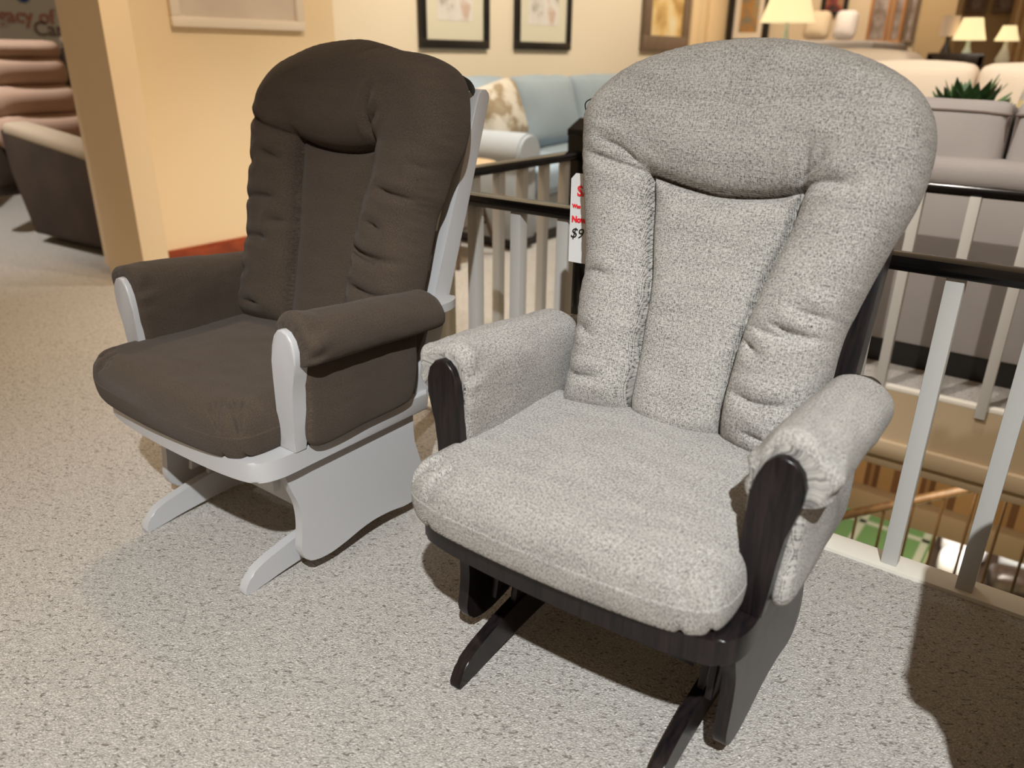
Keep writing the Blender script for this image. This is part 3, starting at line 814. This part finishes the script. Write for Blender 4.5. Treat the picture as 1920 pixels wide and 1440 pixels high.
# ------------------------------------------------------------------ taupe sofa seen from behind
ts = thing('sofa', 'taupe sofa seen from behind just beyond the far handrail', 'sofa', (-.75, 3.20, 0))
box('plinth', -1.15, 1.2, .01, .9, 0, .095, 'black_frame', ts)
box('back_panel', -1.22, 1.22, 0, .14, .095, .74, 'taupe', ts, .01)
softbox('top_rail', (.025, .075, .735), (1.20, .085, .055), .05, 'taupe', ts, 14)
for x in (-1.17, 1.22):
    softbox('arm', (x, .5, .36), (.10, .48, .27), .05, 'taupe', ts, 10)
box('seat', -1.08, 1.12, .15, .95, .095, .42, 'taupe', ts, .03)
for x0, x1 in ((-1.21, -.37), (-.37, .405), (.405, 1.17)):
    bc = softbox('back_cushion', ((x0+x1)/2, .20, .745), ((x1-x0)/2-.004, .115, .225), .035, 'taupe', ts, 14, (0, .035, .01), Matrix.Rotation(-.12, 3, 'X'), .004)
    hw = (x1-x0)/2-.012; cx = (x0+x1)/2
    tube('piping', [(cx-hw, .125, .60), (cx-hw+.004, .112, .90), (cx-hw+.03, .105, .938), (cx, .098, .945), (cx+hw-.03, .105, .938), (cx+hw-.004, .112, .90), (cx+hw, .125, .60)], .005, 'taupe_pipe', bc, 6, 5)

# cream sofa further back
cs = thing('sofa', 'long cream sofa with tall back cushions behind the taupe sofa', 'sofa', (-.7, 5.3, 0))
box('base', -1.5, 1.9, -.35, .45, .08, .40, 'cream_fabric', cs, .03)
box('back_frame', -1.5, 1.9, .25, .5, .08, 1.0, 'cream_fabric', cs, .05)
for x0, x1 in ((-1.45, -.78), (-.78, -.09), (-.09, .95), (.95, 1.85)):
    softbox('back_cushion', ((x0+x1)/2, .16, .80), ((x1-x0)/2-.006, .12, .29), .06, 'cream_fabric', cs, 12, (0, .05, .02))
for x in (-1.55, 1.95): softbox('arm', (x, .02, .42), (.12, .46, .27), .08, 'cream_fabric', cs, 8)
pc = tag(softbox('throw_pillow', (0, 0, 0), (.23, .09, .23), .08, 'floral2', None, 12, (0, .05, 0)), 'grey and yellow floral pillow leaning on the cream sofa', 'pillow')
pc.location = (-.30, 4.98, .78); pc.rotation_euler = (-.25, .15, .2)

# coffee table with a leafy plant between those sofas
ct_ = thing('coffee_table', 'dark coffee table standing between the taupe and cream sofas', 'table', (-.62, 4.42, 0))
box('tabletop', -.45, .45, -.22, .22, .42, .46, 'dark_wood', ct_, .004)
for sx in (-.4, .4):
    for sy in (-.18, .18): box('leg', sx-.025, sx+.025, sy-.025, sy+.025, 0, .42, 'dark_wood', ct_)
pp = thing('potted_plant', 'low leafy green plant in a pot showing above the taupe sofa back', 'plant', (-.66, 4.40, .46))
lathe('pot', [(.08, 0), (.12, .02), (.15, .28), (.14, .30), (.10, .29)], 'mat_board', pp)
def leaf_bush(parent, n, R, z0, H, seed):
    rr = random.Random(seed); bm = bmesh.new()
    for i in range(n):
        a = rr.uniform(0, 2*PI); e = rr.uniform(.15, 1.25); L = rr.uniform(.6, 1.)*R
        d = Vector((math.cos(a)*math.cos(e), math.sin(a)*math.cos(e), math.sin(e)*H/R))
        s = d.cross(Vector((0, 0, 1))).normalized(); b0 = Vector((d.x*.2*R, d.y*.2*R, z0))
        p = [b0+d*L*t+Vector((0, 0, -.35*L*max(0, t-.5)**2*2)) for t in (0, .35, .7, 1.)]; w = [.004, .032, .028, .002]
        prev = None
        for q, ww in zip(p, w):
            row = [bm.verts.new(q-s*ww), bm.verts.new(q+Vector((0, 0, .006))), bm.verts.new(q+s*ww)]
            if prev:
                bm.faces.new([prev[0], prev[1], row[1], row[0]]); bm.faces.new([prev[1], prev[2], row[2], row[1]])
            prev = row
    return obj_bm('foliage', bm, 'leaf', parent, 180)
leaf_bush(pp, 130, .27, .30, .36, 4)

# ------------------------------------------------------------------ far right background
def lamp(label, x, y, zt, zb, rt_, rb_, zbase, base, shade='shade', pleat=.0):
    t = thing('table_lamp', label, 'lamp', (x, y, zbase))
    H = zb-zbase
    lathe('base', [(.07, 0), (.075, .015), (.03, .04), (.022, .08), (.05, H*.45), (.055, H*.6), (.02, H*.85), (.012, H+.02)], base, t, (0, 0), 20)
    lathe('lamp_shade', [(rb_, zb-zbase), (rb_*.98, zb-zbase+.01), ((rt_+rb_)/2*.98, (zt+zb)/2-zbase), (rt_, zt-zbase)], shade, t, (0, 0), 40, pleat)
    return t
def table(name, label, x0, x1, y0, y1, z, mat):
    t = thing(name, label, 'table', ((x0+x1)/2, (y0+y1)/2, 0)); w, d = (x1-x0)/2, (y1-y0)/2
    box('tabletop', -w, w, -d, d, z-.04, z, mat, t, .005)
    box('cabinet', -w+.03, w-.03, -d+.03, d-.03, 0, z-.04, mat, t)
    return t
table('end_table', 'end table under the large pleated lamp behind the grey chair', -2.75, -2.2, 6.75, 7.25, .75, 'dark_wood')
lamp('large lit lamp with pale yellow shade, nearest of the table lamps', -2.49, 7.0, 1.66, 1.38, .13, .215, .75, 'glass')
table('console_table', 'long dark console table carrying the lit lamps at the back', -2.0, -.6, 7.8, 8.3, .92, 'dark_wood')
lamp('lit lamp with domed yellow shade on a pale base, right of the pink lamp', -1.29, 8.0, 1.435, 1.265, .075, .125, .92, 'glass')
lamp('small lit lamp with yellow shade, rightmost of the table lamps', -1.02, 8.05, 1.375, 1.26, .05, .09, .92, 'mat_board')
lamp('unlit lamp with pinkish white drum shade at the back', -1.47, 8.1, 1.455, 1.295, .07, .078, .92, 'dark_wood', 'shade_pink')
# dark slatted chairs at the console
for i, x in enumerate((-1.70, -1.24)):
    t = thing('dining_chair', ('dark dining chair with slatted back, left of the pair by the console table', 'dark dining chair with slatted back, right of the pair by the console table')[i], 'chair', (x, 7.45, 0), 0, 'dark dining chairs')
    box('seat', -.2, .2, -.2, .2, .42, .46, 'dark_wood', t, .01)
    for sx in (-.18, .18):
        box('leg', sx-.018, sx+.018, .17, .2, 0, .42, 'dark_wood', t)
        box('back_post', sx-.018, sx+.018, -.2, -.165, 0, 1.14, 'dark_wood', t)
    box('top_rail', -.2, .2, -.2, -.17, 1.06, 1.16, 'dark_wood', t, .01)
    for k in range(4): box('slat', -.12+.08*k-.012, -.12+.08*k+.012, -.195, -.175, .46, 1.06, 'dark_wood', t)
# bed dressed in taupe with pillows
bd = thing('bed', 'high display bed with taupe cover behind the large lamp', 'bed', (-2.95, 8.75, 0))
box('mattress', -.55, .85, -.5, .9, .55, 1.27, 'taupe', bd, .06); box('frame', -.6, .88, -.45, .95, 0, .55, 'dark_wood', bd, .02)
for lab, x, w, mt in (('beige square pillow standing on the display bed', -2.93, .13, 'display_wall'), ('white square pillow standing on the display bed', -2.64, .11, 'white_linen')):
    p = tag(softbox('bed_pillow', (0, 0, 0), (w, .07, .14), .06, mt, None, 8, (0, .04, 0)), lab, 'pillow'); p.location = (x, 9.15, 1.43); p.rotation_euler = (-.2, 0, 0)
ot = tag(softbox('bench_cushion', (0, 0, 0), (.42, .3, .09), .08, 'cream_fabric', None, 10, (0, 0, .03)), 'rounded cream bench cushion behind the grey chair top', 'cushion')
ot.location = (-1.78, 6.6, 1.065)
bn = thing('bench', 'tall bench carrying the rounded cream cushion', 'bench', (-1.78, 6.6, 0)); box('body', -.38, .38, -.26, .26, 0, .945, 'dark_wood', bn, .01)
# framed things at the back, hung on free panels
def back_pic(label, x0, x1, y, z0, z1, fw, fmat, art, mw=0., mm='mat_board'):
    return picture('framed_picture', label, y, x0, x1, z0, z1, fw, .04, fmat, mw, mm, art, axis='y')
box_('wall_display', -4.2, -2.06, 9.62, 9.70, 0, 3.1, 'display_wall')
sc_ = 10.2/9.0
back_pic('tall black framed autumn picture with white mat behind the big lamp', -4.12, -3.62, 9.62, 1.24, 2.6, .07, 'black_frame', 'autumn_print', .07, 'white_frame')
back_pic('small dark red picture in a black frame above the bed pillows', -3.06, -2.78, 9.62, 1.54, 2.4, .045, 'black_frame', 'red_print')
gp = 'wood framed panels on the back wall'
for i, (x0, x1, m_, lab) in enumerate(((-2.54, -2.335, 'orange_wood', 'orange brown framed grey print, left of three beside the tan column'), (-2.32, -2.19, 'orange_wood', 'orange brown framed grey print, middle of three beside the tan column'), (-2.18, -2.07, 'grey_brown', 'grey brown framed print, right of three beside the tan column'))):
    p = back_pic(lab, x0, x1, 9.62, 1.27, 2.5, .03, m_, 'grey_print'); p['group'] = gp
for i, (x0, x1, m_, lab) in enumerate(((-1.95, -1.72, 'grey_brown', 'grey framed tall print above the pink lamp'), (-1.66, -1.42, 'grey_brown', 'grey framed tall print above the domed yellow lamp'))):
    p = back_pic(lab, x0, x1, 11.4, 1.62, 2.6, .05, m_, 'grey_print')
cu_ = thing('curtain', 'golden curtain hanging between the two lit lamps at the back', 'curtain', (-1.15, 11.2, 0))
bm = bmesh.new(); prev = None
for k in range(41):
    x = -.28+.56*k/40; y = .05*math.sin(k*1.1); row = [bm.verts.new((x, y, 0)), bm.verts.new((x, y, 3.0)), bm.verts.new((x, y+.012, 3.0)), bm.verts.new((x, y+.012, 0))]
    if prev:
        for j in range(4): bm.faces.new([prev[j], row[j], row[(j+1) % 4], prev[(j+1) % 4]])
    prev = row
obj_bm('drape', bm, 'curtain', cu_, 60)
tube('curtain_rod', [(-.4, .02, 3.02), (.4, .02, 3.02)], .015, 'dark_wood', cu_)

# ------------------------------------------------------------------ recliners far left
def recliner(label, loc, rz, back, body, group=None, dx=0, dy=0):
    t = thing('recliner', label, 'recliner', loc, rz, group)
    # local: faces +x, width along y
    box('base', -.36, .40, -.42, .42, .03, .30, body, t, .03)
    for s in (-1, 1):
        pts = [(-.34, .05), (.44, .05), (.47, .12), (.47, .50), (.40, .57), (-.05, .63), (-.40, .68), (-.50, .66), (-.47, .4)]
        prism('arm', pts, lambda x, z, k: (x, s*k, z), .31, .47, body, t, .03, 60)
        softbox('arm_pad', (0.0, s*.39, .615), (.46, .085, .04), .035, 'beige_suede' if back == 'mauve' else body, t, 8, (0, 0, .01), Matrix.Rotation(.11, 3, 'Y'))
    softbox('seat_cushion', (.10, 0, .42), (.42, .30, .12), .08, back, t, 10, (0, 0, .03))
    for k, (z, h, x) in enumerate(((.62, .11, -.30), (.80, .10, -.36), (.97, .10, -.42), (1.10, .06, -.46))):
        softbox('back_pillow', (x+dx, dy, z), (.13, .28-.01*k, h), .09, back, t, 10, (.03, 0, 0))
    softbox('back_shell', (-.50+dx, dy, .68), (.09, .36, .46), .07, body, t, 10, (0, 0, 0), Matrix.Rotation(-.25, 3, 'Y'))
    return t
recliner('recliner with mauve segmented back and dark brown sides left of the pillar', (-4.98, 2.56, 0), math.radians(4), 'mauve', 'dark_suede', None, -.34, -.13)
r2_ = recliner('dark brown recliner with beige headrest pad behind the mauve one, partly hidden by the pillar', (-6.3, 3.52, 0), math.radians(0), 'dark_suede', 'dark_suede')
softbox('head_pad', (-.50, 0, 1.17), (.15, .32, .035), .03, 'beige_suede', r2_, 8)
pt = thing('price_tag', 'tiny white and pink price tag on the dark recliner by the pillar', 'price tag', (-5.75, 2.88, .84))
box('card', -.003, .003, -.05, .05, -.04, .04, 'tag_white', pt); box('pink_band', -.001, .006, -.05, .03, -.035, -.01, 'tag_red', pt)
recliner('reddish brown recliner at the far left edge', (-7.1, 2.0, 0), math.radians(-30), 'dark_suede', 'dark_suede')
sg = thing('wall_sign', 'large grey wall sign with blurred red and dark lettering, far left', 'sign', (-9.5, 0, 0))
box('panel', .0, .02, 2.6, 5.6, .95, 2.4, 'grey_wall', sg)
def stm(y, z): return Matrix.Translation((.024, y, z)) @ Matrix.Rotation(PI/2, 4, 'Z') @ Matrix.Rotation(PI/2, 4, 'X')
text_obj('red_lettering', 'Legacy of', .20, 'sign_red', sg, stm(3.62, 1.36), bold=.004, ext=.003)
text_obj('dark_lettering', 'Care', .20, 'sign_dark', sg, stm(4.14, 1.24), bold=.002, ext=.003)
lathe_o = lathe('blue_dot', [(.07, 0), (.07, .01)], 'blue_ink', sg, (0, 0), 24)
lathe_o.data.transform(Matrix.Translation((.02, 4.10, 1.62)) @ Matrix.Rotation(PI/2, 4, 'Y'))

# ------------------------------------------------------------------ lower level seen through the railing
st = thing('stair_handrail', 'brown stair handrail with thin spindles rising in the stairwell', 'railing', (0, 3.35, 0))
tube('handrail', [(-1.3, 0, -1.28), (-.65, 0, -.82), (.05, 0, -.34), (.5, 0, -.02)], .020, 'rail_brown', st, 10)
for k in range(14):
    x = -1.1+.105*k; z = -.82+(x+.65)*.68
    tube('spindle', [(x, 0, z-1.0), (x, 0, z-.02)], .006, 'rail_brown', st, 8)
rg = thing('area_rug', 'green rug with pale grid lines on the lower floor', 'rug', (-1.08, 7.0, -2.75))
box('pile', -1.1, .55, -1.4, 1.4, .0, .012, 'green_rug', rg)
bm = bmesh.new()
for x in (-1.08, -.55, -.02, .5): add_box(bm, x-.03, x+.03, -1.38, 1.38, .010, .016)
for y in (-1.36, -.8, -.25, .3, .85, 1.36): add_box(bm, -1.08, .53, y-.03, y+.03, .010, .016)
obj_bm('border', bm, 'rug_line', rg)
rr = random.Random(11)
mats = ['white_linen', 'pink_linen', 'white_linen', 'dark_wood', 'mat_board', 'grey_wall']
for i in range(5):
    for j in range(4):
        w = rr.uniform(.11, .17); mt = mats[(i*3+j*2) % 6]
        colr = {'white_linen': 'white', 'pink_linen': 'pink', 'dark_wood': 'dark brown', 'mat_board': 'cream', 'grey_wall': 'grey'}[mt]
        row = ('nearest', 'second', 'third', 'farthest')[j]; cl = ('leftmost', 'second from left', 'middle', 'second from right', 'rightmost')[i]
        c = tag(softbox('folded_linen', (0, 0, 0), (w, w*.8, .09), .06, mt, None, 6, (0, 0, .02)), '%s folded linen on the lower floor table, %s row, %s' % (colr, row, cl), 'linen', 'folded linens on the lower floor')
        c.location = (-.28+i*.36, 6.15+j*.36, -2.75+.14+.112); c.rotation_euler = (0, 0, rr.uniform(-.5, .5))
lt = thing('display_table', 'low display table covered with folded linens on the lower floor', 'table', (.45, 6.69, -2.75))
box('tabletop', -.95, .95, -.78, .78, .10, .14, 'dark_wood', lt)
for sx in (-.85, .85):
    for sy in (-.7, .7): box('leg', sx-.03, sx+.03, sy-.03, sy+.03, 0, .10, 'dark_wood', lt)

# ------------------------------------------------------------------ camera
cam = bpy.data.cameras.new('camera'); co = bpy.data.objects.new('camera', cam); COL.objects.link(co)
PX = 1467.68; pitch = .397909; roll = .01241580; HC = 1.10751
R = np.array([[.79865, -.60179, 0], [.60179, .79865, 0], [0, 0, 1.]])
fw = np.array([0, math.cos(pitch), -math.sin(pitch)]); up = np.array([0, math.sin(pitch), math.cos(pitch)]); ri = np.array([1., 0, 0])
r2 = math.cos(roll)*ri+math.sin(roll)*up; u2 = -math.sin(roll)*ri+math.cos(roll)*up
r2, u2, fw = R@r2, R@u2, R@fw
co.matrix_world = Matrix(((r2[0], u2[0], -fw[0], 0), (r2[1], u2[1], -fw[1], 0), (r2[2], u2[2], -fw[2], HC), (0, 0, 0, 1)))
cam.sensor_width = 36; cam.lens = PX/1920*36; cam.clip_start = .05
cam.dof.use_dof = True; cam.dof.focus_distance = 1.65; cam.dof.aperture_fstop = cam.lens/11.
bpy.context.scene.camera = co

# ------------------------------------------------------------------ light
def spot(name, loc, target, power, col, ang, blend=.5, size=.04):
    l = bpy.data.lights.new(name, 'SPOT'); l.energy = power; l.color = col; l.spot_size = math.radians(ang); l.spot_blend = blend; l.shadow_soft_size = size
    o = bpy.data.objects.new(name, l); COL.objects.link(o); o.location = loc
    d = Vector(target)-Vector(loc); o.rotation_euler = d.to_track_quat('-Z', 'Y').to_euler()
    return o
def area(name, loc, target, power, col, size):
    l = bpy.data.lights.new(name, 'AREA'); l.energy = power; l.color = col; l.size = size
    o = bpy.data.objects.new(name, l); COL.objects.link(o); o.location = loc
    d = Vector(target)-Vector(loc); o.rotation_euler = d.to_track_quat('-Z', 'Y').to_euler()
    return o
WARM = (1., .80, .58)
spot('key_spot', (.82, -1.0, 3.2), (-.52, .50, 0), 860, (.97, 1., 1.), 60, .8, .035)
spot('floor_spot', (-2.9, 2.0, 3.0), (-2.9, 1.7, 0), 190, (1., .74, .47), 84, 1., .10)
spot('wall_spot', (-2.3, 2.4, 3.0), (-4.05, 2.75, .9), 110, WARM, 90, .9, .08)
spot('gallery_spot', (-2.4, 4.9, 3.0), (-4.2, 5.2, 1.4), 220, (1., .86, .66), 110, .9, .05)
spot('gallery_spot', (-2.6, 7.8, 3.0), (-4.2, 7.8, 1.2), 150, (1., .86, .66), 110, .9, .05)
spot('sofa_spot', (-2.2, 3.4, 3.0), (-2.6, 3.1, 0), 390, (1., .95, .85), 80, .9, .05)
spot('taupe_spot', (-.4, 2.2, 3.0), (-.4, 3.4, .6), 130, (1., .94, .88), 80, .9, .05)
spot('rail_spot', (-1.25, .7, 3.0), (-.25, 3.15, .35), 300, (1., .93, .85), 36, .6, .03)
spot('cream_spot', (-.6, 4.0, 3.0), (-.5, 5.4, .9), 210, (1., .90, .76), 100, .9, .05)
spot('back_spot', (-2.3, 8.0, 3.0), (-2.6, 9.6, 1.2), 170, WARM, 120, .9, .1)
spot('recliner_spot', (-5.6, 1.2, 3.0), (-6.2, 2.0, 0), 330, (1., .97, .93), 85, .8, .05)
area('lower_fill', (-.2, 5.4, -.5), (0, 6.5, -2.7), 150, (1., .9, .78), 1.2)  # added fill with no visible fixture, brightens the lower floor
area('stairwell_fill', (-.4, 3.2, -.34), (-.4, 4.2, -.8), 9, WARM, .5)  # added fill with no visible fixture, lifts the striped stairwell wall

w = bpy.data.worlds.new('showroom'); bpy.context.scene.world = w; w.use_nodes = True
bg = w.node_tree.nodes['Background']; bg.inputs[0].default_value = (.36, .25, .15, 1); bg.inputs[1].default_value = 1.

vs_ = bpy.context.scene.view_settings
vs_.view_transform = 'Standard'; vs_.look = 'None'; vs_.exposure = 0; vs_.gamma = 1; vs_.use_curve_mapping = False
